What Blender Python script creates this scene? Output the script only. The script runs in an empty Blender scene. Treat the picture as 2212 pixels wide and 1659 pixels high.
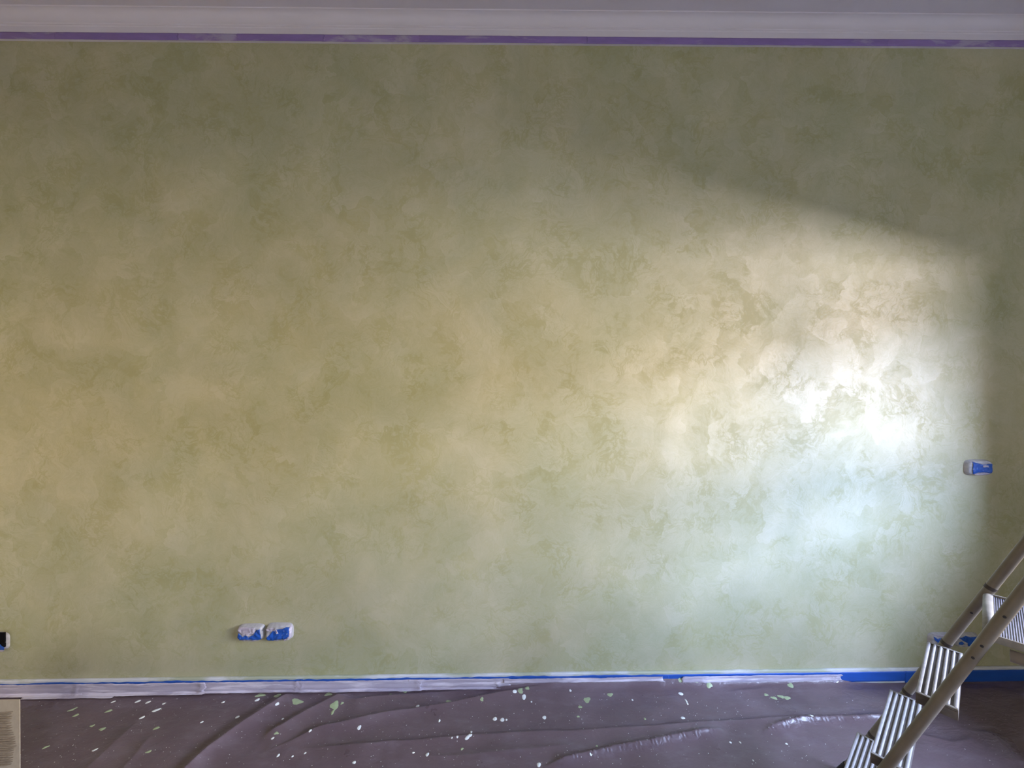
import bpy, bmesh, math, random
import numpy as np
from mathutils import Vector, Matrix, noise as mnoise

random.seed(7)
rng = np.random.default_rng(7)
scene = bpy.context.scene
COL = scene.collection

# ------------------------------------------------------------------ camera
FPX = 831.0                                   # focal length in pixels of the 2212x1659 frame
CAM = Vector((0.0, -2.0, 1.575))
YAW, ROLL = math.radians(0.76), 0.0036
FWD = Vector((math.sin(YAW), math.cos(YAW), 0))
R0 = Vector((math.cos(YAW), -math.sin(YAW), 0)); U0 = Vector((0, 0, 1))
RIGHT = math.cos(ROLL) * R0 - math.sin(ROLL) * U0
UP = math.cos(ROLL) * U0 + math.sin(ROLL) * R0
cam_data = bpy.data.cameras.new('camera')
cam_data.sensor_width = 36.0
cam_data.lens = 36.0 * FPX / 2212.0
cam_data.clip_start = 0.02
cam = bpy.data.objects.new('camera', cam_data)
COL.objects.link(cam)
cam.matrix_world = Matrix(((RIGHT.x, UP.x, -FWD.x, CAM.x), (RIGHT.y, UP.y, -FWD.y, CAM.y),
                           (RIGHT.z, UP.z, -FWD.z, CAM.z), (0, 0, 0, 1)))
scene.camera = cam

# ------------------------------------------------------------------ exposure, world, daylight, added fill
vs = scene.view_settings
vs.view_transform = 'Standard'; vs.look = 'None'; vs.gamma = 1.0
vs.use_curve_mapping = False
vs.exposure = 0.0
scene.cycles.use_light_tree = False; scene.cycles.use_adaptive_sampling = True; scene.cycles.adaptive_threshold = .03
scene.cycles.max_bounces = 4; scene.cycles.diffuse_bounces = 4; scene.cycles.glossy_bounces = 2
world = bpy.data.worlds.new('world'); scene.world = world
world.use_nodes = True
bg = world.node_tree.nodes['Background']
bg.inputs[0].default_value = (0.62, 0.76, 1.0, 1)
bg.inputs[1].default_value = 0.3

def area(name, loc, target, sx, sy, color, power, spread=180):
    l = bpy.data.lights.new(name, 'AREA'); l.shape = 'RECTANGLE'; l.size = sx; l.size_y = sy
    l.color = color; l.energy = power; l.spread = math.radians(spread)
    o = bpy.data.objects.new(name, l); COL.objects.link(o)
    o.location = loc
    o.rotation_euler = (Vector(target) - Vector(loc)).to_track_quat('-Z', 'Y').to_euler()
    return o
# daylight outside the open window in the right-hand wall: the sunlit house fronts across the
# street (warm, near the horizon) and the open sky above them (blue)
area('daylight_house_front', (9.0, -3.1, 2.34), (3.2, -3.1, 2.34), 4.0, 2.30, (1.0, 0.75, 0.33), 2600)
area('fill_panel_low', (9.0, -11.0, 1.14), (3.2, -11.0, 1.14), 9.4, 1.2, (1.0, 0.90, 0.93), 2850)  # added low panel without a known source, brightens the wall's upper right
area('daylight_sky', (9.6, -8.4, 6.4), (3.2, -8.4, 5.4), 15.0, 6.6, (0.51, 0.65, 1.0), 28000)
# unseen rear window light, added as soft fill for the room
area('fill_light_rear', (.4, -5.7, 1.75), (0.2, 0.0, 1.9), 1.4, 1.5, (1.0, 0.98, 0.78), 47)

# ------------------------------------------------------------------ helpers
def ray(px, py):
    u = (px - 1106.0) / FPX; v = (829.5 - py) / FPX
    return FWD + RIGHT * u + UP * v
def on_wall(px, py, Y=0.0):
    d = ray(px, py); t = (Y - CAM.y) / d.y
    return CAM + d * t
def on_floor(px, py, z=0.0):
    d = ray(px, py); t = (z - CAM.z) / d.z
    return CAM + d * t

def link_mesh(name, verts, faces, mat, parent=None, smooth=False):
    me = bpy.data.meshes.new(name)
    me.from_pydata([tuple(v) for v in verts], [], faces)
    me.update()
    if smooth:
        me.polygons.foreach_set('use_smooth', [True] * len(me.polygons))
    o = bpy.data.objects.new(name, me); COL.objects.link(o)
    if mat: me.materials.append(mat)
    if parent:
        o.parent = parent
    return o
def empty(name, loc=(0, 0, 0)):
    o = bpy.data.objects.new(name, None); COL.objects.link(o); o.location = loc
    o.empty_display_size = 0.05
    return o
def tag(o, label, cat, group=None):
    o['label'] = label; o['category'] = cat
    if group: o['group'] = group
    return o
def structure(o, label=None):
    o['kind'] = 'structure'
    if label: o['label'] = label
    return o
class MB:
    def __init__(s): s.v = []; s.f = []
    def box(s, a, b):
        x0, y0, z0 = a; x1, y1, z1 = b; n = len(s.v)
        s.v += [(x0,y0,z0),(x1,y0,z0),(x1,y1,z0),(x0,y1,z0),(x0,y0,z1),(x1,y0,z1),(x1,y1,z1),(x0,y1,z1)]
        s.f += [tuple(n+i for i in q) for q in ((0,3,2,1),(4,5,6,7),(0,1,5,4),(1,2,6,5),(2,3,7,6),(3,0,4,7))]
        return s
    def tube(s, pts, r, n=20, cap=True):
        pts = [Vector(p) for p in pts]; base = len(s.v); m = len(pts)
        prev = None
        for i, p in enumerate(pts):
            t = (pts[min(i+1, m-1)] - pts[max(i-1, 0)]).normalized()
            if prev is None:
                a = Vector((0, 0, 1)) if abs(t.z) < .9 else Vector((1, 0, 0))
                e = t.cross(a).normalized()
            else:
                e = (prev - t * prev.dot(t)).normalized()
            prev = e; g = t.cross(e)
            rr = r[i] if isinstance(r, (list, tuple)) else r
            for k in range(n):
                th = 2 * math.pi * k / n
                s.v.append(tuple(p + e * (rr * math.cos(th)) + g * (rr * math.sin(th))))
        for i in range(m - 1):
            for k in range(n):
                a = base + i*n + k; b = base + i*n + (k+1) % n
                s.f.append((a, b, b + n, a + n))
        if cap:
            s.f.append(tuple(base + k for k in reversed(range(n))))
            s.f.append(tuple(base + (m-1)*n + k for k in range(n)))
        return s
    def build(s, name, mat, parent=None, smooth=False):
        return link_mesh(name, s.v, s.f, mat, parent, smooth)
def bevel(o, w, seg=2):
    m = o.modifiers.new('bevel', 'BEVEL'); m.width = w; m.segments = seg; m.limit_method = 'ANGLE'
    m.angle_limit = math.radians(40)
    return o
def smooth_by_angle(o, ang=40):
    o.data.polygons.foreach_set('use_smooth', [True] * len(o.data.polygons))
    o.data.set_sharp_from_angle(angle=math.radians(ang))
    return o

# ------------------------------------------------------------------ materials
PEARL, SHEEN_R = .150, .72
class NT:
    def __init__(s, name):
        s.m = bpy.data.materials.new(name); s.m.use_nodes = True
        s.t = s.m.node_tree; s.n = s.t.nodes; s.l = s.t.links
        s.b = s.n['Principled BSDF']; s.out = s.n['Material Output']
    dim = '3D'
    def node(s, typ, **kw):
        nd = s.n.new(typ)
        for k, v in kw.items(): setattr(nd, k, v)
        return nd
    def set(s, sock, val):
        if hasattr(val, 'is_output') or isinstance(val, bpy.types.NodeSocket): s.l.new(val, sock)
        else: sock.default_value = val
    def coord(s): return s.node('ShaderNodeTexCoord').outputs['Object']
    def mapping(s, vec, scale=(1,1,1), loc=(0,0,0), rot=(0,0,0)):
        n = s.node('ShaderNodeMapping'); s.set(n.inputs['Vector'], vec)
        n.inputs['Scale'].default_value = scale; n.inputs['Location'].default_value = loc
        n.inputs['Rotation'].default_value = rot
        return n.outputs[0]
    def noise(s, vec, scale, detail=4, rough=.55, dist=0.0, color=False):
        n = s.node('ShaderNodeTexNoise', noise_dimensions=s.dim); s.set(n.inputs['Vector'], vec)
        n.inputs['Scale'].default_value = scale; n.inputs['Detail'].default_value = detail
        n.inputs['Roughness'].default_value = rough; n.inputs['Distortion'].default_value = dist
        return n.outputs['Color' if color else 'Fac']
    def math(s, op, a, b=0.0, c=None, clamp=False):
        n = s.node('ShaderNodeMath', operation=op, use_clamp=clamp)
        s.set(n.inputs[0], a); s.set(n.inputs[1], b)
        if c is not None: s.set(n.inputs[2], c)
        return n.outputs[0]
    def vmath(s, op, a, b):
        n = s.node('ShaderNodeVectorMath', operation=op)
        s.set(n.inputs[0], a)
        if op == 'SCALE': s.set(n.inputs['Scale'], b)
        else: s.set(n.inputs[1], b)
        return n.outputs[0]
    def ramp(s, fac, stops, interp='LINEAR'):
        n = s.node('ShaderNodeValToRGB'); n.color_ramp.interpolation = interp
        s.set(n.inputs[0], fac); cr = n.color_ramp
        while len(cr.elements) > 1: cr.elements.remove(cr.elements[-1])
        for i, (p, c) in enumerate(stops):
            e = cr.elements[0] if i == 0 else cr.elements.new(p)
            e.position = p
            e.color = (c, c, c, 1) if not isinstance(c, (tuple, list)) else (*c, 1)
        return n.outputs[0]
    def mix(s, fac, a, b, blend='MIX'):
        n = s.node('ShaderNodeMix', data_type='RGBA', blend_type=blend)
        s.set(n.inputs[0], fac)
        for i, v in ((6, a), (7, b)):
            s.set(n.inputs[i], v if not isinstance(v, (tuple, list)) else (*v, 1))
        return n.outputs[2]
    def bump(s, h, strength=.3, dist=.002, normal=None):
        n = s.node('ShaderNodeBump'); s.set(n.inputs['Height'], h)
        n.inputs['Strength'].default_value = strength; n.inputs['Distance'].default_value = dist
        if normal is not None: s.l.new(normal, n.inputs['Normal'])
        return n.outputs[0]
    def p(s, **kw):
        for k, v in kw.items():
            k = k.replace('_', ' ')
            if isinstance(v, tuple) and len(v) == 3: v = (*v, 1)
            s.set(s.b.inputs[k], v)
        return s

def simple(name, col, rough=.6, var=.12, scale=8, bump=.0, spec=.5, metallic=0.0, bscale=60, bdist=.001):
    t = NT(name); c = t.coord()
    n = t.noise(c, scale, 5, .6)
    dark = tuple(x * (1 - var) for x in col); lite = tuple(min(1, x * (1 + var)) for x in col)
    t.p(Base_Color=t.ramp(n, [(.3, dark), (.7, lite)]), Roughness=rough, Metallic=metallic)
    t.b.inputs['Specular IOR Level'].default_value = spec
    if bump:
        t.p(Normal=t.bump(t.noise(c, bscale, 4, .6), bump, bdist))
    return t.m

def pearl_wall():
    t = NT('pearl_green_glaze')
    sx0 = t.node('ShaderNodeSeparateXYZ'); t.l.new(t.coord(), sx0.inputs[0])
    cb = t.node('ShaderNodeCombineXYZ'); t.l.new(sx0.outputs[0], cb.inputs[0]); t.l.new(sx0.outputs[2], cb.inputs[1])
    c = cb.outputs[0]                          # wall plane coordinates, metres
    t.dim = '2D'
    # trowel work: overlapping facets, each with its own direction, one fading side and brush lines
    rag = t.vmath('SUBTRACT', t.noise(c, 9.0, 3, .55, color=True), (.5, .5, .5))
    def strokes(scale, off, warp, fine):
        vv = t.vmath('ADD', t.mapping(c, loc=off), t.vmath('SCALE', rag, warp))
        vo = t.node('ShaderNodeTexVoronoi', feature='F1', voronoi_dimensions='2D'); t.set(vo.inputs['Vector'], vv)
        vo.inputs['Scale'].default_value = scale; vo.inputs['Randomness'].default_value = 1.0
        sep = t.node('ShaderNodeSeparateColor'); t.l.new(vo.outputs['Color'], sep.inputs[0])
        ang = t.math('MULTIPLY', sep.outputs[0], 2 * math.pi)
        vr = t.node('ShaderNodeVectorRotate', rotation_type='AXIS_ANGLE')
        vr.inputs['Axis'].default_value = (0, 0, 1)
        t.l.new(t.vmath('SUBTRACT', vv, vo.outputs['Position']), vr.inputs['Vector']); t.l.new(ang, vr.inputs['Angle'])
        sx = t.node('ShaderNodeSeparateXYZ'); t.l.new(vr.outputs[0], sx.inputs[0])
        lv = t.vmath('ADD', vr.outputs[0], t.vmath('SCALE', vo.outputs['Color'], 7.0))
        st = t.noise(t.mapping(lv, scale=(fine * .12, fine, 1)), 1.0, 3, .70)
        val = t.math('MULTIPLY_ADD', sx.outputs[1], scale * .42, t.math('MULTIPLY', sep.outputs[1], .62))
        return val, st
    cellA, strA = strokes(4.6, (3.1, 1.7, 0), .16, 75)
    cellB, strB = strokes(9.5, (7.7, 4.1, 0), .10, 120)
    big = t.noise(c, 0.9, 2, .55)
    mid = t.noise(c, 2.8, 4, .52, .4)
    fin = t.noise(c, 30, 4, .70, .6)
    # thin places between the strokes where the pearl coat is missing
    wv = t.vmath('ADD', c, t.vmath('SCALE', t.vmath('SUBTRACT', t.noise(c, 7, 2, .6, color=True), (.5, .5, .5)), .10))
    na = t.noise(wv, 4.6, 5, .68, .3)
    crack = t.ramp(t.math('ABSOLUTE', t.math('SUBTRACT', na, .5)), [(.0, 1.0), (.055, 0.0)], 'EASE')
    patch = t.ramp(t.noise(t.mapping(c, loc=(2, 6, 0)), 4.2, 3, .6), [(.46, 0.0), (.60, 1.0)])
    speck = t.ramp(t.math('MULTIPLY_ADD', strA, .6, t.math('MULTIPLY', fin, .4)), [(.40, 1.0), (.52, 0.0)])
    thin = t.math('MULTIPLY', t.math('MAXIMUM', crack, t.math('MULTIPLY', speck, .55)), t.math('MULTIPLY_ADD', patch, .8, .2))
    p = t.math('MULTIPLY_ADD', t.math('MAXIMUM', cellA, cellB), .75, .22)
    p = t.math('MULTIPLY_ADD', t.math('SUBTRACT', strB, .5), .50, p)
    p = t.math('MULTIPLY_ADD', t.math('SUBTRACT', strA, .5), .60, p)
    pearl = t.math('MULTIPLY_ADD', thin, -.62, p, clamp=True)
    # cloudy ground colour
    m = t.math('MULTIPLY', mid, .62)
    m = t.math('MULTIPLY_ADD', big, .26, m)
    m = t.math('MULTIPLY_ADD', t.math('SUBTRACT', pearl, .6), .028, m)
    m = t.math('MULTIPLY_ADD', fin, .05, m)
    base = t.ramp(m, [(.34, (.295, .290, .138)), (.48, (.342, .326, .170)), (.62, (.40, .375, .214))])
    hue = t.noise(t.mapping(c, loc=(5, 9, 0)), 1.3, 3, .55)
    base = t.mix(t.ramp(hue, [(.38, 0.0), (.64, .8)]), base, (.94, .99, 1.0), 'MULTIPLY')
    t.p(Base_Color=base, Roughness=t.math('MULTIPLY_ADD', pearl, -.10, .72))
    t.b.inputs['Specular IOR Level'].default_value = .30
    t.p(Metallic=t.math('MULTIPLY_ADD', pearl, .10, .0))
    nb = t.bump(fin, .10, .003)
    t.p(Normal=nb)
    # mica pigment: a broad white sheen over the green ground
    g = t.node('ShaderNodeBsdfGlossy'); g.inputs['Color'].default_value = (.93, .93, .95, 1)
    t.set(g.inputs['Roughness'], t.math('MULTIPLY_ADD', pearl, -.06, SHEEN_R)); t.l.new(nb, g.inputs['Normal'])
    mx = t.node('ShaderNodeMixShader'); t.set(mx.inputs[0], t.math('MULTIPLY_ADD', pearl, PEARL, .075))
    t.l.new(t.b.outputs[0], mx.inputs[1]); t.l.new(g.outputs[0], mx.inputs[2]); t.l.new(mx.outputs[0], t.out.inputs[0])
    return t.m

def cloth_mat():
    t = NT('brown_plastic_film'); c = t.coord()
    n = t.noise(c, 3.5, 5, .6); fine = t.noise(t.mapping(c, scale=(30, 55, 30)), 1.0, 6, .65, .6)
    wr = t.noise(t.mapping(c, scale=(14, 26, 14), rot=(0, 0, .5)), 1.0, 4, .6, 1.5)
    col = t.ramp(n, [(.3, (.098, .066, .078)), (.7, (.140, .100, .116))])
    dust = t.ramp(t.noise(t.mapping(c, scale=(6, 16, 6), rot=(0, 0, -.45)), 1.0, 7, .7), [(.5, 0.0), (.75, .35)])
    col = t.mix(dust, col, (.23, .195, .235))
    t.p(Base_Color=col, Roughness=t.math('MULTIPLY_ADD', n, .22, .20))
    t.b.inputs['Specular IOR Level'].default_value = .5
    t.p(Normal=t.bump(wr, .32, .010, t.bump(fine, .30, .003)))
    return t.m

def tape_mat(name, col, smear=None, amount=.5, rough=.55, sscale=(3, 3, 26), seed=0.0, transl=0.0):
    t = NT(name); c = t.coord()
    n = t.noise(t.mapping(c, scale=(6, 6, 30), loc=(seed, 0, seed)), 1.0, 5, .6)
    base = t.ramp(n, [(.3, tuple(x * .86 for x in col)), (.7, tuple(min(1, x * 1.1) for x in col))])
    if smear:
        s = t.noise(t.mapping(c, scale=sscale, loc=(seed * 3.1, 0, seed)), 1.0, 6, .62, .3)
        base = t.mix(t.ramp(s, [(1 - amount - .04, 0.0), (1 - amount + .06, .85)]), base, smear)
    t.p(Base_Color=base, Roughness=rough, Normal=t.bump(t.noise(t.mapping(c, scale=(40, 40, 120)), 1.0, 4, .6), .3, .001))
    return t.m

M = {}
M['wall'] = pearl_wall()
M['ceiling'] = simple('ceiling_paint', (.60, .57, .66), .8, .03, 2, .08, .3)
M['cornice'] = simple('cornice_paint', (.63, .60, .69), .65, .03, 3, .06, .4)
M['plain'] = simple('plain_wall_paint', (.78, .76, .74), .8, .03, 2, .05, .3)
M['skirting'] = tape_mat('painted_skirting', (.58, .60, .64), (.36, .39, .27), .50, .5, (2.2, 3, 8))
M['floor'] = simple('stone_floor', (.56, .52, .48), .4, .2, 6)
M['cloth'] = cloth_mat()
M['blue'] = tape_mat('blue_masking_tape', (.010, .070, .34), (.40, .45, .46), .30, .5, (5, 3, 30), 2.0)
M['blue_clean'] = tape_mat('clean_blue_masking_tape', (.008, .075, .38), None, 0, .5)
M['paper'] = tape_mat('pale_paper_tape', (.36, .325, .40), (.60, .56, .64), .46, .55, (3, 3, 40), 5.0)
M['purple'] = tape_mat('purple_masking_tape', (.23, .155, .41), (.36, .31, .47), .38, .6, (4.5, 3, 20), 1.0)
M['purple2'] = tape_mat('worn_purple_masking_tape', (.25, .17, .42), (.38, .34, .48), .46, .6, (6, 3, 16), 8.0)
M['film'] = simple('clear_film_wrap', (.38, .38, .41), .25, .15, 60, .5, .6, 0, 90, .002)
M['shell'] = simple('ivory_plate', (.60, .59, .55), .45, .1, 40)
M['black'] = simple('black_plastic', (.003, .003, .005), .9, spec=.1)
M['rail'] = simple('beige_enamelled_tube', (.140, .114, .085), .42, .14, 18, .04, .5)
M['rubber'] = simple('light_grey_ribbed_plastic', (.285, .27, .28), .5, .16, 60, .25, .5, 0, 160, .001)
M['groove'] = simple('dusty_grey_tread', (.105, .088, .080), .65, .25, 40, .15)
M['tread_edge'] = simple('grey_tread_rim', (.21, .195, .18), .55, .2, 40)
M['alu'] = simple('ribbed_aluminium', (.125, .12, .155), .42, .15, 50, .1, .5, .35)
M['collar'] = simple('dark_brown_plug', (.030, .020, .018), .6)
M['foot'] = simple('black_rubber', (.012, .010, .014), .6)
M['carton'] = simple('beige_corrugated_board', (.37, .325, .26), .85, .08, 40, .15, .2, 0, 300, .001)
M['carton_dark'] = simple('brown_board_fluting', (.20, .16, .12), .9, .2, 60)
M['splat_white'] = simple('white_paint', (.74, .78, .78), .35, .04, 60)
M['splat_green'] = simple('pale_green_paint', (.33, .40, .24), .38, .08, 60)

# ------------------------------------------------------------------ the room
XL, XR, YB, ZC = -3.6, 3.0, -5.2, 3.462
T = 0.36                                            # thick old outer wall
# painted wall, subdivided lightly
o = MB().box((XL - .2, 0, -.05), (XR + T, .2, ZC + .2)).build('wall_front', M['wall'])
structure(o, 'pearly green wall with trowelled glaze')
structure(MB().box((XL - .2, YB - .3, -.12), (XR + T, .2, -.004)).build('floor', M['floor']))
structure(MB().box((XL - .2, YB - .3, ZC), (XR + T, .2, ZC + .2)).build('ceiling', M['ceiling']), 'lilac white ceiling')
structure(MB().box((XL - .2, YB - .3, -.05), (XL, 0, ZC + .1)).build('wall_left', M['plain']))
# right-hand wall with its open window
D0, D1, DS, DH = -1.01, -3.20, 1.14, 2.15
mb = MB()
mb.box((XR, D0, -.05), (XR + T, 0, ZC + .1))
mb.box((XR, YB - .3, -.05), (XR + T, D1, ZC + .1))
mb.box((XR, D1, DH), (XR + T, D0, ZC + .1)); mb.box((XR, D1, -.05), (XR + T, D0, DS))
structure(mb.build('wall_right', M['plain']))
mb = MB()
mb.box((XR + T - .12, D0 - .05, DS), (XR + T - .05, D0, DH)); mb.box((XR + T - .12, D1, DS), (XR + T - .05, D1 + .05, DH))
mb.box((XR + T - .12, D1 + .05, DH - .05), (XR + T - .05, D0 - .05, DH)); mb.box((XR + T - .12, D1 + .05, DS), (XR + T - .05, D0 - .05, DS + .05))
structure(mb.build('window_1', M['skirting']))
W0, W1, Z0, Z1 = -.3, 1.1, 1.0, 2.5  # unseen rear window, made up as a way in for the fill light
mb = MB()
mb.box((XL, YB - .3, -.05), (W0, YB, ZC + .1)); mb.box((W1, YB - .3, -.05), (XR, YB, ZC + .1))
mb.box((W0, YB - .3, -.05), (W1, YB, Z0)); mb.box((W0, YB - .3, Z1), (W1, YB, ZC + .1))
structure(mb.build('wall_rear', M['plain']))
mb = MB()
mb.box((W0, YB - .2, Z0), (W0 + .05, YB - .13, Z1)); mb.box((W1 - .05, YB - .2, Z0), (W1, YB - .13, Z1))
mb.box((W0 + .05, YB - .2, Z0), (W1 - .05, YB - .13, Z0 + .05)); mb.box((W0 + .05, YB - .2, Z1 - .05), (W1 - .05, YB - .13, Z1))
structure(mb.build('fill_window', M['skirting']))
# cornice: fillet, small step and cove
ZF = 3.337
prof = [(0, ZF), (-.012, ZF), (-.013, 3.402), (-.0165, 3.406), (-.0165, 3.411), (-.022, 3.414)]
for k in range(1, 9):
    a = k / 8 * math.pi / 2
    prof.append((-.022 - .040 * (1 - math.cos(a)), 3.414 + .044 * math.sin(a)))
prof += [(-.064, ZC + .001), (0, ZC + .001)]
vs_, fs_ = [], []
for x in (XL, XR):
    vs_ += [(x, y, z) for y, z in prof]
n = len(prof)
for k in range(n):
    fs_.append((k, (k + 1) % n, n + (k + 1) % n, n + k))
fs_ += [tuple(range(n)), tuple(reversed(range(n, 2 * n)))]
structure(smooth_by_angle(link_mesh('trim_1', vs_, fs_, M['cornice']), 25), 'lilac white coved cornice')
# skirting board
SK_T, SK_H = .014, .077
o = MB().box((XL, -SK_T, 0), (XR, 0, SK_H)).build('baseboard_front', M['skirting'])
bevel(o, .003, 2); structure(o, 'skirting board smeared with pale green paint')

# ------------------------------------------------------------------ drop cloth
def poly(pts):
    return np.array([tuple(on_floor(*p))[:2] for p in pts])
# crest lines of the folds: (points, height, width on the wall side, width on the camera side)
FOLDS = [
 ([(270,1790),(330,1735),(395,1680),(450,1628),(515,1580),(573,1540),(622,1510),(660,1500)], .028, .018, .036),
 ([(560,1600),(605,1578),(663,1544),(727,1512),(760,1500)], .020, .014, .040),
 ([(560,1632),(618,1612),(686,1582),(754,1569),(822,1553),(900,1541),(960,1532),(1036,1515),(1126,1499),(1239,1484),(1352,1474)], .022, .012, .034),
 ([(600,1625),(686,1621),(799,1616),(960,1603),(1103,1592),(1239,1588),(1400,1579),(1561,1567),(1674,1560),(1832,1556)], .014, .016, .030),
 ([(1160,1668),(1228,1649),(1329,1626),(1400,1615),(1482,1599),(1579,1581)], .024, .022, .024),
 ([(1640,1590),(1669,1578),(1737,1563),(1877,1558),(1960,1556)], .021, .020, .022),
 ([(730,1515),(780,1516),(822,1512),(960,1498),(1080,1488)], .010, .010, .020),
 ([(150,1700),(215,1640),(270,1590),(300,1560)], .007, .03, .03),
 ([(240,1700),(290,1640),(330,1590)], .008, .03, .03),
 ([(1960,1590),(2060,1612),(2110,1600)], .010, .02, .03),
 ([(2130,1580),(2170,1620),(2212,1665)], .012, .02, .03),
 ([(1560,1500),(1660,1494),(1800,1480),(1900,1474)], .008, .02, .03),
 ([(900,1640),(1000,1640),(1120,1628),(1260,1615)], .008, .02, .03),
]
FOLDS = [(poly(p), a, w0, w1) for p, a, w0, w1 in FOLDS]
def fold_height(X, Y):
    H = np.zeros_like(X)
    for P, A, w0, w1 in FOLDS:
        best = np.full(X.shape, 1e9); side = np.zeros_like(X); tt = np.zeros_like(X)
        seglen = np.linalg.norm(P[1:] - P[:-1], axis=1); cum = np.concatenate([[0], np.cumsum(seglen)])
        for i in range(len(P) - 1):
            a, b = P[i], P[i + 1]; d = b - a; L2 = d @ d
            s = np.clip(((X - a[0]) * d[0] + (Y - a[1]) * d[1]) / L2, 0, 1)
            dx = X - (a[0] + s * d[0]); dy = Y - (a[1] + s * d[1])
            q = np.hypot(dx, dy); c = d[0] * dy - d[1] * dx
            upd = q < best
            best = np.where(upd, q, best); side = np.where(upd, c, side)
            tt = np.where(upd, (cum[i] + s * seglen[i]) / cum[-1], tt)
        w = np.where(side > 0, w0, w1)
        fade = np.clip(np.minimum(tt, 1 - tt) * 6, 0.0, 1)
        fade = fade * fade * (3 - 2 * fade)
        prof_ = np.exp(-np.sqrt((best / w) ** 2 + .012)) * 1.12
        H += A * fade * prof_
        if A in (.024, .021):      # crumpled crests that glitter
            H += .0026 * fade * np.exp(-(best / .022) ** 2) * np.sin(210 * X + 60 * Y + 3 * np.sin(90 * X)) * np.sin(140 * Y + 40 * X)
    return H
def wave_noise(X, Y, k, seed, amp):
    r = np.random.default_rng(seed); H = np.zeros_like(X)
    for _ in range(9):
        th = r.uniform(0, math.pi); kk = k * r.uniform(.6, 1.6); ph = r.uniform(0, 6.28)
        H += np.sin(kk * (X * math.cos(th) + Y * math.sin(th)) + ph)
    return H * amp / 3
def edge_rise(X):
    # how far the film climbs the skirting behind it
    pts = [(-3.6, .008), (-.1, .008), (0.0, .03), (.1, .046), (.85, .046), (.95, .046), (1.60, .046), (1.72, .030), (1.80, .010), (1.95, .005), (3.1, .005)]
    return np.interp(X, [p[0] for p in pts], [p[1] for p in pts])
def cloth_h(X, Y):
    X = np.asarray(X, float); Y = np.asarray(Y, float)
    H = fold_height(X, Y) + .0068 + .0022 * (1 + np.tanh(wave_noise(X, Y, 9, 1, .8))) + wave_noise(X, Y, 32, 2, .0012) + wave_noise(X, Y, 85, 3, .00035)
    d = np.clip(-(Y + SK_T), 0, None)
    H = H * np.clip(d / .05, .25, 1)
    H = np.maximum(H, .0012)
    H = H + edge_rise(X) * np.exp(-(d / .022) ** 1.2)
    return H
xs = np.linspace(-3.3, 2.92, 1300)
ys = np.concatenate([-(SK_T + .003) - np.linspace(0, .03, 14), -(SK_T + .033) - np.linspace(.005, .52, 150), np.linspace(-.59, -1.75, 60)])
GX, GY = np.meshgrid(xs, ys)
edge_wob = np.zeros_like(GX)
GZ = cloth_h(GX, GY)
# ragged front edge
nx, ny = len(xs), len(ys)
V = np.stack([GX, GY, GZ], -1).reshape(-1, 3)
idx = np.arange(nx * ny).reshape(ny, nx)
F = np.stack([idx[:-1, :-1], idx[1:, :-1], idx[1:, 1:], idx[:-1, 1:]], -1).reshape(-1, 4)
me = bpy.data.meshes.new('drop_cloth')
me.vertices.add(len(V)); me.vertices.foreach_set('co', V.ravel())
me.loops.add(F.size); me.loops.foreach_set('vertex_index', F.ravel().astype(np.int32))
me.polygons.add(len(F)); me.polygons.foreach_set('loop_start', (np.arange(len(F)) * 4).astype(np.int32))
me.update(calc_edges=True); me.validate()
me.polygons.foreach_set('use_smooth', np.ones(len(F), bool))
me.materials.append(M['cloth'])
cloth = bpy.data.objects.new('drop_cloth', me); COL.objects.link(cloth)
tag(cloth, 'crinkled dark brown plastic drop cloth spattered with paint on the floor', 'drop cloth')

def on_cloth(px, py):
    z = 0.0
    for _ in range(6):
        p = on_floor(px, py, z); z = float(cloth_h(p.x, p.y))
    return on_floor(px, py, z)
def splat(px, py, rx, ry=None, ang=0.0, white=True, name='paint_splat', irregular=.16):
    p = on_cloth(px, py); sc = (p - CAM).dot(FWD) / FPX
    # sizes are px on screen; undo the foreshortening of the floor along depth
    a = rx * sc; b = (ry if ry else rx) * sc * 1.12
    n = 14; ph = random.random() * 6
    ring, mid_ = [], []
    for k in range(n):
        th = 2 * math.pi * k / n
        w = 1 + irregular * (math.sin(2 * th + ph) * .5 + math.sin(3 * th + ph * 2.1) * .6 + random.uniform(-.5, .5) * .8)
        x = a * w * math.cos(th); y = b * w * math.sin(th)
        ring.append((p.x + x * math.cos(ang) - y * math.sin(ang), p.y + x * math.sin(ang) + y * math.cos(ang)))
    R = np.array(ring); Mi = np.array([p.x, p.y]) + (R - np.array([p.x, p.y])) * .7
    zr = cloth_h(R[:, 0], R[:, 1]) + .0004; zm = cloth_h(Mi[:, 0], Mi[:, 1]) + .0017
    v = [(*R[k], zr[k]) for k in range(n)] + [(*Mi[k], zm[k]) for k in range(n)] + [(p.x, p.y, float(cloth_h(p.x, p.y)) + .0021)]
    f = [(k, (k + 1) % n, n + (k + 1) % n, n + k) for k in range(n)] + [(n + k, n + (k + 1) % n, 2 * n) for k in range(n)]
    return link_mesh(name, v, f, M['splat_white' if white else 'splat_green'], cloth, True)
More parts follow.
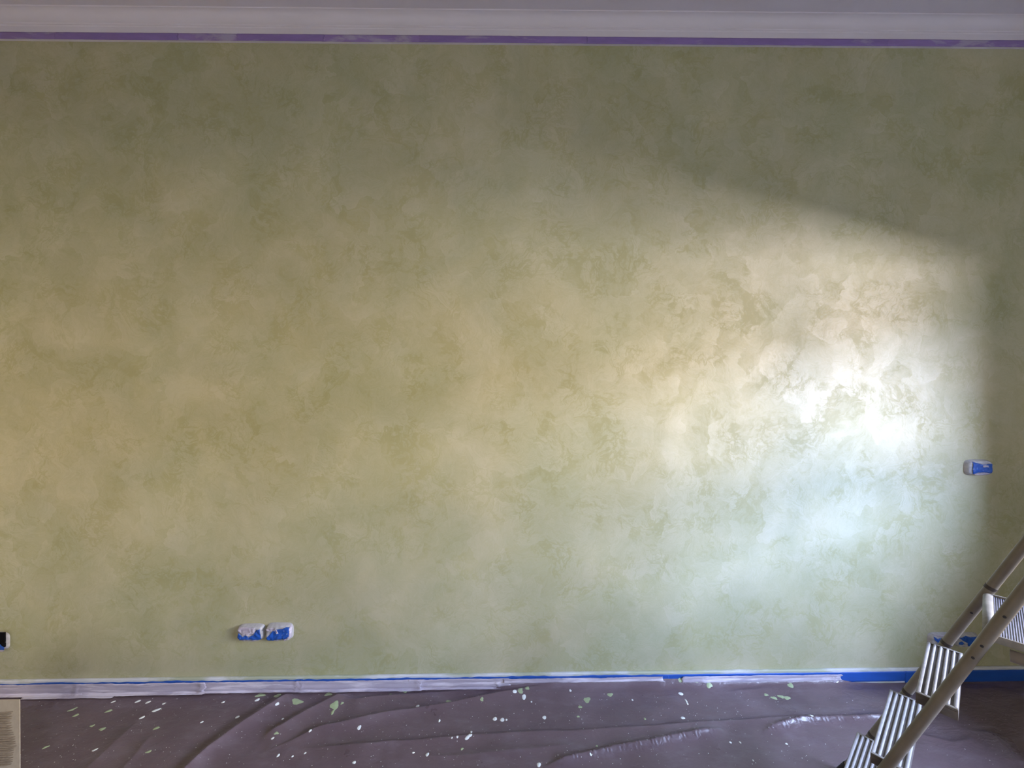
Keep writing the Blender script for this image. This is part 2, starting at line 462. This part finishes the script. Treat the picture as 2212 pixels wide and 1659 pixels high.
W = [(298,1515,5,3),(320,1517,4.5,3),(354,1520,3.5,2.5),(338,1534,8,3.5),(307,1550,5,2.6),(245,1516,4,2.3),(205,1620,5,2.5),
     (436,1560,3,2),(482,1517,3.2,2.4),(556,1512,5,3.2),(599,1521,4.2,2.4),(513,1549,4.2,2.8),(902,1526,3.6,4.2),(776,1572,4,4),
     (923,1630,3.8,3.8),(589,1595,3.2,2.2),(611,1553,2.3,2),(670,1578,3,2.6),(659,1627,3,1.8),(632,1634,2.4,1.8),(601,1632,2.6,3.6),
     (765,1647,3.6,3),(949,1557,2.2,3.4),(893,1626,3,1.6),(1112,1493,4.2,3),(1132,1506,4.2,5),(1232,1492,2.6,2.6),(1069,1553,4.8,4),
     (1085,1555,4.6,4.4),(1094,1555,2.2,2.2),(1176,1550,4.2,4),(1010,1593,6.5,3),(1016,1587,4,3.4),(1018,1581,2.6,2.6),(988,1592,2.3,2),(976,1594,2,1.6),
     (1164,1652,4.6,4.6),(1148,1516,1.8,1.8),(1471,1499,5,3.2),(1482,1514,1.8,4),(1485,1520,1.8,3.4),(1475,1551,4.4,3.6),(1752,1547,4.8,3),
     (1807,1474,4.4,1.8),(1578,1604,2.6,2),(1599,1604,2,2.2),(1699,1607,2.6,2),(1366,1512,2,2),(1276,1630,2.4,1.8),(1627,1643,1.6,2.2)]
G = [(156,1533,8,3),(164,1545,5.5,3),(235,1536,6,3.2),(221,1575,5.5,4),(338,1573,5.5,4),(321,1624,5,3),(562,1502,9,4.5),(599,1503,7,4.5),
     (642,1516,13,6.5),(709,1500,7,5),(723,1524,8,9),(719,1538,3.4,6),(739,1519,2.8,3),(597,1584,4.5,2.6),(843,1500,3,2.6),(875,1494,5,4),
     (969,1516,6,5),(1041,1511,4,3),(1124,1491,6.5,5),(1139,1486,5,3.4),(1268,1512,7.6,6),(1318,1501,6.5,4),(1253,1527,4,3.6),(1249,1548,2.8,2.4),
     (998,1618,3,2.8),(1289,1612,3,2.2),(1393,1553,2.6,2.2),(1471,1479,5,3.2),(1504,1479,4,2.6),(1532,1483,6,4),(1708,1481,6.5,4),
     (1655,1501,4.2,3),(1672,1508,6,4),(1687,1505,6,4),(1700,1508,6.5,4.5),(199,1568,4,3),(99,1614,5,3)]
for a in W: splat(a[0], a[1], a[2], a[3], math.radians(35) if a[0] < 700 and a[2] > a[3] else (math.radians(35) if a[0] in (1010, 1016) else 0), True, irregular=.12)
for a in G: splat(a[0], a[1], a[2], a[3], math.radians(30) if a[0] < 400 else 0, False, irregular=.28)
# fine specks nobody could count
mb = MB()
sp = []
for k in range(900):
    px = random.uniform(40, 2200); py = random.uniform(1500, 1659)
    if px > 1750 and random.random() < .6: continue
    sp.append(on_floor(px, py, .006))
spz = cloth_h([p.x for p in sp], [p.y for p in sp])
for p, z in zip(sp, spz):
    p.z = z; r = random.choice((.0008, .0010, .0012, .0018))
    n0 = len(mb.v)
    for q in range(6):
        th = q * math.pi / 3; x, y = p.x + r * math.cos(th), p.y + r * math.sin(th)
        mb.v.append((x, y, p.z + .0005))
    mb.v.append((p.x, p.y, p.z + .0012))
    mb.f += [(n0 + q, n0 + (q + 1) % 6, n0 + 6) for q in range(6)]
o = mb.build('paint_specks', M['splat_white'], cloth, True); o['kind'] = 'stuff'

# ------------------------------------------------------------------ tape strips
def strip(name, x0, x1, prof_fn, mat, seed, nseg=None, thick=.0008, wr=.0015, ragged=.006, parent=None, smooth=True, crumple=()):
    """a strip of tape along X; prof_fn(x, s) -> (y, z) with s 0..1 from top to bottom; ends torn"""
    r = np.random.default_rng(seed)
    nseg = nseg or max(8, int((x1 - x0) / .008)); m = 9
    e0 = r.uniform(-ragged, ragged, m); e1 = r.uniform(-ragged, ragged, m)
    v = []
    for i in range(nseg + 1):
        t = i / nseg
        for j in range(m):
            s = j / (m - 1)
            xa = x0 + e0[j]; xb = x1 + e1[j]; x = xa + (xb - xa) * t
            y, z = prof_fn(x, s)
            nz = mnoise.noise(Vector((x * 14 + seed * 3.3, s * 2.5, seed * 1.7))) * wr
            nz += mnoise.noise(Vector((x * 55 + seed, s * 5, seed * 2.9))) * wr * .5
            for cx, cw, ca in crumple:
                g = math.exp(-((x - cx) / cw) ** 2)
                nz += ca * g * (.5 + mnoise.noise(Vector((x * 160, s * 7, seed))) )
            v.append((x, y - abs(nz), z + (nz * .6 if j in (0, m - 1) else 0)))
    f = []
    for i in range(nseg):
        for j in range(m - 1):
            a = i * m + j
            f.append((a, a + 1, a + m + 1, a + m))
    o = link_mesh(name, v, f, mat, parent, smooth)
    md = o.modifiers.new('thickness', 'SOLIDIFY'); md.thickness = thick; md.offset = 1
    return o
def X(px, py=1470, Y=-.015): return on_wall(px, py, Y).x
def Zs(px, py, Y=-.016): return on_wall(px, py, Y).z

# purple tape on the lower half of the cornice fillet
tops = [(-80, 121, 'purple2'), (118, 384, 'purple'), (380, 515, 'purple2'), (512, 700, 'purple'), (694, 912, 'purple2'), (905, 1268, 'purple'), (1262, 1926, 'purple'), (1918, 2330, 'purple2')]
words = ['leftmost', 'second from left', 'third from left', 'fourth from left', 'fourth from right', 'third from right', 'long second from right', 'rightmost']
for i, (a, b, mt) in enumerate(tops):
    lift = .0006 * (i % 2)
    o = strip('masking_tape', X(a, 85), X(b, 85), lambda x, s, lift=lift: (-.0133 - lift, 3.3715 - .0362 * s), M[mt], 40 + i, wr=.0006, ragged=.004)
    tag(o, 'purple masking tape strip along the cornice, %s of eight' % words[i], 'tape', 'purple tape under the cornice')

# blue tape on the face of the skirting
YS = -SK_T - .0012
blues = [(-90, 655, .0655, .022, 'blue', 'thin smeared blue tape on the skirting left of the double socket plates\' right end'),
         (648, 1445, .0660, .020, 'blue', 'smeared blue tape along the middle of the skirting'),
         (1438, 1962, .0655, .014, 'blue_clean', 'bright blue tape on the skirting left of the ladder'),
         (1955, 2330, .0660, .003, 'blue_clean', 'broad dark blue tape on the skirting behind the ladder')]
blues[0] = blues[0][:5] + ('thin paint-smeared blue tape on the skirting below the twin socket covers',)
for i, (a, b, zt, zb, mt, lab) in enumerate(blues):
    o = strip('blue_tape', X(a), X(b), lambda x, s, zt=zt, zb=zb, i=i: (YS - .0004 * (i % 2), zt + (.0055 * mnoise.noise(Vector((x * 5, i, 0))) + .0035 * mnoise.noise(Vector((x * 24, i, 4))) if i < 2 else .0015 * mnoise.noise(Vector((x * 12, i, 0)))) * (1 - s) - (zt - zb) * s), M[mt], 60 + i, wr=.0007, ragged=.004)
    tag(o, lab, 'tape', 'blue tape on the skirting')

# pale paper tape holding the film to the skirting
def paper(a, b, z_top, z_bot, foot, seed, lab, crumple=(), sag=0.0, lift=0.0):
    xa, xb = X(a), X(b)
    tot = (z_top - z_bot) + foot
    def prof_fn(x, s):
        t = (x - xa) / (xb - xa)
        zt = z_top + .0025 * mnoise.noise(Vector((x * 5, seed, 3))) + .0014 * mnoise.noise(Vector((x * 30, seed, 8)))
        d = s * (tot + sag * math.sin(math.pi * min(1, max(0, t))))
        z = zt - d
        zmin = z_bot - sag * math.sin(math.pi * min(1, max(0, t)))
        y = YS - .0022 - lift
        y -= (.0065 + .003 * mnoise.noise(Vector((x * 8, seed, 1)))) * math.exp(-((s - .52 - .06 * mnoise.noise(Vector((x * 3, seed, 6)))) / .10) ** 2)          # crease where the film edge runs under it
        if z < zmin:
            y -= (zmin - z); z = zmin
        h = float(cloth_h(x, y)) if y < -.02 else 0
        if z < h + .001 and y < -.03: z = h + .0015
        return y, z
    cr = [(X(c), w, amp) for c, w, amp in crumple]
    o = strip('paper_tape', xa, xb, prof_fn, M['paper'], seed, wr=.0030, ragged=.008, crumple=cr)
    tag(o, lab, 'tape', 'pale paper tape along the skirting')
    return o
paper(-90, 180, .060, .012, .020, 81, 'pale paper tape on the skirting in the left corner of the picture', [(168, .012, .009)])
paper(166, 446, .0600, .012, .018, 82, 'pale paper tape on the skirting, second from the left edge', [(436, .02, .008)], lift=.001)
paper(428, 652, .0590, .012, .012, 83, 'pale paper tape on the skirting below left twin socket cover', [(640, .018, .008)])
paper(640, 912, .0590, .012, .014, 84, 'pale paper tape on the skirting below right twin socket cover', [(655, .02, .009), (905, .012, .009)], lift=.001)
paper(884, 1100, .0590, .012, .010, 85, 'pale paper tape on the skirting ending in a ragged tab, middle of the wall', [(905, .02, .009), (1075, .02, .008)])
paper(1088, 1432, .0580, .026, .0, 86, 'narrow pale paper tape on the skirting, right of the ragged tab', [(1425, .015, .004)], lift=.003)
paper(1472, 1816, .0590, .012, .0, 87, 'sagging pale paper tape on the skirting nearest the ladder', [(1520, .02, .008), (1800, .02, .009)], sag=.004, lift=.004)
# short strip lying on the film
def flat_fn(x, s):
    pa = on_floor(160, 1503); pb = on_floor(160, 1514)
    y = pa.y + (pb.y - pa.y) * s
    return y, float(cloth_h(x, y)) + .003
xa, xb = on_floor(66, 1502).x, on_floor(252, 1502).x
o = strip('paper_tape', xa, xb, flat_fn, M['paper'], 88, wr=.0008, ragged=.010, crumple=())
tag(o, 'short strip of pale tape stuck on the brown film at lower left', 'tape', 'pale paper tape along the skirting')
# one drip that ran down the paper tape
# ------------------------------------------------------------------ masked socket plates
def blob_plate(w, h, d, nx=22, nz=16, seed=0, amp=.0055, pw=4.4):
    """puffed wrap over a plate: front faces -Y, centred, back on Y=0"""
    v, f = [], []
    for i in range(nx + 1):
        for k in range(nz + 1):
            a = -1 + 2 * i / nx; b = -1 + 2 * k / nz
            r = max(abs(a), abs(b))
            # rounded-rectangle outline
            q = (abs(a) ** pw + abs(b) ** pw) ** (1 / pw); s_ = (r / q) if q > 1e-6 else 1
            x, z = a * s_ * w / 2, b * s_ * h / 2
            edge = min(1.0, (1 - r) / .22); prof_ = math.sin(edge * math.pi / 2) ** .6
            nz_ = mnoise.noise(Vector((x * 70 + seed * 9, z * 70, seed))) * amp + mnoise.noise(Vector((x * 170, z * 170 + seed * 5, seed))) * amp * .6
            v.append((x, -(d * prof_ + nz_ * prof_ + .0005), z))
    for i in range(nx):
        for k in range(nz):
            a = i * (nz + 1) + k
            f.append((a, a + nz + 1, a + nz + 2, a + 1))
    return v, f
def plate_y(x, z, w, h, d, seed, amp=.0055, pw=4.4):
    a, b = x / (w / 2), z / (h / 2); r = min(1, (abs(a) ** pw + abs(b) ** pw) ** (1 / pw))
    edge = min(1.0, (1 - r) / .22); prof_ = math.sin(max(0, edge) * math.pi / 2) ** .6
    nz_ = mnoise.noise(Vector((x * 70 + seed * 9, z * 70, seed))) * amp + mnoise.noise(Vector((x * 170, z * 170 + seed * 5, seed))) * amp * .6
    return -(d * prof_ + nz_ * prof_ + .0005)
def tape_patch(name, outline, plate, mat, parent, off=.0012, seed=0):
    """torn piece of tape following the wrapped plate; outline in -1..1 plate coordinates"""
    w, h, d, sd = plate
    bm = bmesh.new()
    vs2 = [bm.verts.new((x * w / 2, 0, z * h / 2)) for x, z in outline]
    bm.faces.new(vs2)
    bmesh.ops.triangulate(bm, faces=bm.faces[:])
    bmesh.ops.subdivide_edges(bm, edges=bm.edges[:], cuts=5, use_grid_fill=True)
    for v in bm.verts:
        v.co.y = plate_y(v.co.x, v.co.z, w, h, d, sd) - off - abs(mnoise.noise(Vector((v.co.x * 120, v.co.z * 120, seed)))) * .0022
    me = bpy.data.meshes.new(name); bm.to_mesh(me); bm.free()
    me.materials.append(mat); me.polygons.foreach_set('use_smooth', [True] * len(me.polygons))
    o = bpy.data.objects.new(name, me); COL.objects.link(o); o.parent = parent
    md = o.modifiers.new('thickness', 'SOLIDIFY'); md.thickness = .0006; md.offset = 0
    return o
def socket(px0, px1, py0, py1, depth, seed, label, patches, group='masked socket covers'):
    a = on_wall(px0, py1, -.012); b = on_wall(px1, py0, -.012)
    w, h = b.x - a.x, b.z - a.z
    e = empty('masked_socket', ((a.x + b.x) / 2, 0, (a.z + b.z) / 2))
    tag(e, label, 'socket cover', group)
    v, f = blob_plate(w, h, depth, seed=seed)
    link_mesh('wrapped_plate', v, f, M['film'], e, True)
    # rim of the plate behind the wrap
    o = MB().box((-w * .42, -.006, -h * .40), (w * .42, 0, h * .40)).build('back_plate', M['shell'], e); bevel(o, .003)
    for i, (kind, outl) in enumerate(patches):
        tape_patch('blue_tape_piece' if kind == 'b' else 'pale_tape_piece', outl, (w, h, depth, seed), M['blue_clean'] if kind == 'b' else M['paper'], e, .0012 if kind == 'b' else .0024, seed + i)
    return e
# twin covers below the middle of the wall
socket(513, 571, 1349, 1384, .026, 3, 'masked socket cover with ragged blue lower half, left of the twin pair', [
    ('b', [(-.92, -.25), (-.75, .22), (-.6, -.1), (-.42, -.3), (-.2, -.05), (-.05, -.38), (.15, -.2), (.35, -.05), (.5, -.3), (.52, .52), (.8, .62), (.84, -.1), (.86, -.72), (.3, -.66), (-.2, -.62), (-.7, -.66)]),
    ('p', [(-.9, .82), (-.55, .88), (.1, .86), (.45, .8), (.4, .2), (.2, .02), (.05, -.2), (-.12, .1), (-.3, .16), (-.45, -.02), (-.6, .12), (-.72, .5)]),
    ('p', [(-.55, -.72), (-.3, -.78), (.1, -.82), (.6, -.80), (.2, -.92), (-.3, -.92)])])
socket(574, 632, 1347, 1384, .026, 5, 'masked socket cover crossed by dark blue tape, right of the twin pair', [
    ('b', [(-.95, -.6), (-.6, -.1), (-.35, .35), (.0, .55), (.35, .58), (.62, .78), (.86, .70), (.88, -.55), (.45, -.62), (-.1, -.66), (-.6, -.82)]),
    ('p', [(-.88, .6), (-.5, .72), (-.1, .62), (.1, .12), (-.02, .05), (-.22, .45), (-.6, .28)]),
    ('p', [(.55, -.62), (.95, -.5), (.97, .6), (.86, .86), (.84, -.3), (.5, -.92)])])
# switch plate at the right
socket(2087, 2144, 993, 1028, .020, 9, 'masked switch cover with neat blue panel, high on the wall at right', [
    ('b', [(-.66, .80), (-.3, .62), (.05, .45), (.4, .48), (.78, .55), (.80, -.62), (.55, -.62), (.1, -.5), (-.3, -.56), (-.66, -.72)]),
    ('p', [(.08, .40), (.45, .44), (.52, .14), (.12, .10)]),
    ('p', [(-.62, -.72), (-.2, -.56), (.35, -.54), (.7, -.72), (.2, -.9), (-.4, -.9)])])
# pair behind the ladder
socket(2008, 2059, 1368, 1397, .022, 12, 'masked socket cover just above the skirting, half hidden by the top tread', [
    ('b', [(-.8, .7), (-.5, .35), (-.1, .55), (.3, .62), (.75, .5), (.8, -.5), (.2, -.6), (-.5, -.2), (-.8, .3)]),
    ('p', [(-.8, .9), (.7, .9), (.6, .75), (-.4, .7)])])
socket(2062, 2116, 1368, 1398, .022, 15, 'masked socket cover between the two ladder rails, above the skirting', [
    ('b', [(-.8, .55), (-.3, .85), (.1, .62), (.62, .78), (.66, -.2), (.4, -.68), (-.1, -.66), (-.14, -.2), (-.5, .1)]),
    ('b', [(-.85, -.1), (-.6, .05), (-.45, -.25), (-.6, -.45), (-.85, -.4)])])
# open box at the left edge
a = on_wall(-42, 1405, -.006); b = on_wall(19, 1366, -.006)
e = empty('open_socket', ((a.x + b.x) / 2, 0, (a.z + b.z) / 2))
tag(e, 'uncovered black socket with torn blue tape at the left picture edge', 'socket', 'masked socket covers')
w, h = b.x - a.x, b.z - a.z
v, f = blob_plate(w, h, .010, seed=21)
link_mesh('wrapped_plate', v, f, M['film'], e, True)
o = MB().box((-w * .42, -.0165, h * .0), (w * .44, -.010, h * .55)).build('black_module', M['black'], e); bevel(o, .001)
o = MB().box((w * .20, -.0160, -h * .28), (w * .45, -.010, -h * .01)).build('black_module', M['black'], e); bevel(o, .004)
v = [(-w * .46, -.019, h * .10), (w * .24, -.0185, h * .06), (w * .32, -.0175, -h * .16), (w * .43, -.0165, -h * .28), (w * .40, -.0155, -h * .44), (-w * .46, -.0155, -h * .44)]
o = link_mesh('blue_tape_piece', v, [(0, 5, 4, 3, 2, 1)], M['blue_clean'], e); o.modifiers.new('t', 'SOLIDIFY').thickness = .001
v = [(-w * .46, -.0165, -h * .42), (w * .38, -.0165, -h * .42), (w * .41, -.014, -h * .48), (w * .32, -.012, -h * .55), (-w * .46, -.012, -h * .60)]
o = link_mesh('pale_tape_piece', v, [(0, 4, 3, 2, 1)], M['paper'], e); o.modifiers.new('t', 'SOLIDIFY').thickness = .001

# ------------------------------------------------------------------ step ladder
TH = -0.9016
WD = Vector((math.cos(TH), math.sin(TH), 0)); LD = Vector((-math.sin(TH), math.cos(TH), 0))   # climbing way, far way
C1 = Vector((1.3223, -.8422, .6924)); RISE, RUN, TW, TL, DL = .2307, .0937, .0795, .3466, .0362
STEP = WD * RUN + Vector((0, 0, RISE)); RR = .0132
lad = empty('step_ladder', (C1 - STEP * 3).to_tuple()); lad.location.z = 0
tag(lad, 'beige tubular step ladder with ribbed grey treads at the right', 'ladder')
LO = Vector(lad.location)
def rail_pt(side, k): return C1 + STEP * k + LD * side * ((TL - DL * k) / 2 + RR + .001) - LO
kf = -(C1.z / RISE) + .0
def foot_shift(p): return p
for side in (1, -1):
    lo = rail_pt(side, kf + .12); top = rail_pt(side, 3.4)
    o = MB().tube([lo, rail_pt(side, 0), top], RR, 24).build('rail', M['rail'], lad); smooth_by_angle(o, 50)
    pf = rail_pt(side, kf + .02); q = rail_pt(side, kf + .24)
    pf.z = max(pf.z, .009)
    o = MB().tube([pf, q], [.019, .0165], 20).build('rubber_foot', M['foot'], lad); smooth_by_angle(o, 50)
    # rivets below the platform, dark plugs where the treads meet the far rail
    for k in ((.70, .86, 1.25) if side < 0 else (.62,)):
        c = rail_pt(side, k) - LD * (RR - .0012) + Vector((0, 0, .001))
        MB().tube([c, c - LD * .0022], .0034, 10).build('rivet', M['foot'], lad)
    if side > 0:
        for k in (-2, -1, 0, 1):
            smooth_by_angle(MB().tube([rail_pt(side, k + .015), rail_pt(side, k + .062)], RR + .0009, 20).build('collar', M['collar'], lad), 50)
# handle bow joining the rails above the platform
a, b = rail_pt(1, 3.4), rail_pt(-1, 3.4); up = STEP.normalized() * .07
bow = [a, a + up * .55 - LD * .008, a + up - LD * .035, b + up + LD * .035, b + up * .55 + LD * .008, b]
smooth_by_angle(MB().tube(bow, RR, 20).build('handle_bow', M['rail'], lad), 60)
def tread(k, idx_):
    c = C1 + STEP * k - LO; L = TL - DL * k - .004
    def P(a, b, z): return c + WD * a + LD * b + Vector((0, 0, z))
    e = None
    # tray with turned-down edges
    hw, hl = TW / 2, L / 2
    mb = MB()
    def slab(a0, a1, b0, b1, z0, z1):
        n0 = len(mb.v)
        for z in (z0, z1):
            for aa, bb in ((a0, b0), (a1, b0), (a1, b1), (a0, b1)): mb.v.append(tuple(P(aa, bb, z)))
        for q in ((0,3,2,1),(4,5,6,7),(0,1,5,4),(1,2,6,5),(2,3,7,6),(3,0,4,7)): mb.f.append(tuple(n0 + i for i in q))
    slab(-hw, hw, -hl, hl, -.007, -.003)
    o = mb.build('tread', M['groove'], lad)
    bevel(o, .001)
    mb = MB()
    slab(-hw, -hw + .003, -hl, hl, -.030, -.0032); slab(hw - .003, hw, -hl, hl, -.030, -.0032)
    slab(-hw + .003, hw - .003, -hl, -hl + .003, -.030, -.0075); slab(-hw + .003, hw - .003, hl - .003, hl, -.030, -.0075)
    mb.build('apron', M['groove'], o)
    for b0, b1 in ((-hl, -hl + .009), (hl - .008, hl)):
        mb = MB(); slab(-hw, hw, b0, b1, -.0028, .0006)
        bevel(mb.build('end_rim', M['tread_edge'], o), .0012)
    nr = 6; pitch = TW / (nr - .42); rw = pitch * .52
    for i in range(nr):
        a0 = -hw + i * pitch + (.0 if i else 0); a1 = a0 + rw * (1.25 if i in (0, nr - 1) else 1)
        if i == nr - 1: a1 = hw; a0 = hw - rw * 1.2
        mb = MB()
        # rounded rib
        secs = [(-.0028), ]
        prof_r = [(a0, -.0029), (a0 + rw * .12, -.0004), (a0 + rw * .3, .0010), (a1 - rw * .3, .0010), (a1 - rw * .12, -.0004), (a1, -.0029)]
        for bb in (-hl + .006, hl - .006):
            mb.v += [tuple(P(aa, bb, z)) for aa, z in prof_r]
        n_ = len(prof_r)
        mb.f += [(q, q + 1, n_ + q + 1, n_ + q) for q in range(n_ - 1)] + [tuple(reversed(range(n_))), tuple(range(n_, 2 * n_)), (0, n_, 2 * n_ - 1, n_ - 1)]
        smooth_by_angle(mb.build('rib', M['rubber'], o), 50)
    return o
for i, k in enumerate((-2, -1, 0)): tread(k, i)
# platform
PZ = .914; pc = C1 + WD * .1204 - LO; pc.z = PZ; PL = TL - DL - .004
def PP(a, b, z): return pc + WD * a + LD * b + Vector((0, 0, z))
hl = PL / 2; A0, A1 = -TW / 2, .26
mb = MB()
nb_ = 2 * 62
rows = []
for i in range(nb_ + 1):
    a = A0 + .020 + (A1 - A0 - .026) * i / nb_
    z = -.002 + (.0014 if i % 2 else 0)
    rows.append((a, z))
for a, z in rows: mb.v += [tuple(PP(a, -hl + .006, z)), tuple(PP(a, hl - .006, z))]
mb.f = [(2 * i, 2 * i + 2, 2 * i + 3, 2 * i + 1) for i in range(nb_)]
plat = mb.build('platform', M['alu'], lad)
md = plat.modifiers.new('t', 'SOLIDIFY'); md.thickness = .004; md.offset = -1
mb = MB()                                       # rolled front lip
lip = []
for k in range(9):
    th = math.pi * (.5 + k / 8 * .72)
    lip.append((A0 + .012 + .012 * math.cos(th), -.010 + .012 * math.sin(th)))
lip = [(A0 + .021, .0015)] + lip + [(A0 + .004, -.030)]
for bb in (-hl, hl): mb.v += [tuple(PP(a, bb, z)) for a, z in lip]
n_ = len(lip); mb.f = [(k, n_ + k, n_ + k + 1, k + 1) for k in range(n_ - 1)]
o = mb.build('front_lip', M['tread_edge'], plat, True); md = o.modifiers.new('t', 'SOLIDIFY'); md.thickness = .002
mb = MB()
for s_ in (-1, 1):
    b0, b1 = s_ * hl, s_ * (hl - .005)
    v = [PP(A0 + .02, b0, -.016), PP(A1, b0, -.016), PP(A1, b0, .0035), PP(A0 + .02, b0, .0035), PP(A0 + .02, b1, -.016), PP(A1, b1, -.016), PP(A1, b1, .0035), PP(A0 + .02, b1, .0035)]
    n0 = len(mb.v); mb.v += [tuple(x) for x in v]
    mb.f += [tuple(n0 + i for i in q) for q in ((0,1,2,3),(7,6,5,4),(4,5,1,0),(5,6,2,1),(6,7,3,2),(7,4,0,3))]
mb.build('side_rim', M['tread_edge'], plat)
# platform arms, rear legs and their cross bar
for side in (1, -1):
    p0 = PP(A0 + .045, side * (hl + .004), -.034); p1 = PP(A1 + .02, side * (hl + .004), -.034)
    smooth_by_angle(MB().tube([p0, p1], .0145, 18).build('platform_arm', M['rail'], lad), 50)
    hinge = PP(A1 - .01, side * (hl + .010), -.012); ft = hinge + WD * .20 + LD * side * .05; ft.z = .02
    smooth_by_angle(MB().tube([hinge, ft], .011, 18).build('rear_leg', M['rail'], lad), 50)
    f2 = ft.copy(); f2.z = .009
    smooth_by_angle(MB().tube([f2, ft + (hinge - ft).normalized() * .035], [.017, .0145], 16).build('rubber_foot', M['foot'], lad), 50)
hA = PP(A1 - .01 + .15, hl + .045, -.012); hB = PP(A1 - .01 + .15, -hl - .045, -.012); hA.z = hB.z = .24
smooth_by_angle(MB().tube([hA, hB], .009, 16).build('cross_bar', M['rail'], lad), 50)

# ------------------------------------------------------------------ folded cardboard at the left edge
tp = on_wall(42.5, 1511, -.42)
e = empty('cardboard_sheet', (tp.x - .2, tp.y, 0)); lo_ = Vector(e.location)
tag(e, 'beige fluted cardboard sheet standing folded at the left picture edge', 'cardboard')
zt = tp.z; W2 = .40
base = max(float(cloth_h(tp.x - .4 * t_, tp.y)) for t_ in (0, .25, .5, .75, 1)) + .001
def Q(x, y, z): return (tp.x - x - lo_.x, tp.y + y - lo_.y, z)
fp = MB().box(Q(W2, 0, base), Q(0, .0025, zt)).build('front_panel', M['carton'], e); bevel(fp, .001)
# the other half, folded back towards the wall
th = math.radians(62)
mb = MB()
a0 = Vector(Q(W2, .0025, 0)); dr = Vector((-math.cos(th), math.sin(th), 0)); nr_ = Vector((math.sin(th), math.cos(th), 0)) * .006
q = [a0, a0 + dr * .3, a0 + dr * .3 + nr_, a0 + nr_]
mb.v = [(p.x, p.y, z) for z in (base, zt) for p in q]
mb.f = [(0,3,2,1),(4,5,6,7),(0,1,5,4),(1,2,6,5),(2,3,7,6),(3,0,4,7)]
bevel(mb.build('back_panel', M['carton'], e), .0015)
# bare fluting where the facing paper is torn away
for i in range(26):
    z = zt - .050 - i * .0092 - .002 * random.random()
    if z < base + .03: break
    x0 = .020 + .010 * math.sin(i * .30 + .6) + .010 * random.random()
    r_ = .0030 + .0012 * random.random()
    pts_ = [Q(x0, -.0005, z + .003), Q(x0 + .02, -.0012, z), Q(W2 - .03, -.0012, z - .012)]
    smooth_by_angle(MB().tube(pts_, [r_ * .4, r_, r_], 10).build('flute', M['carton_dark'], fp), 60)
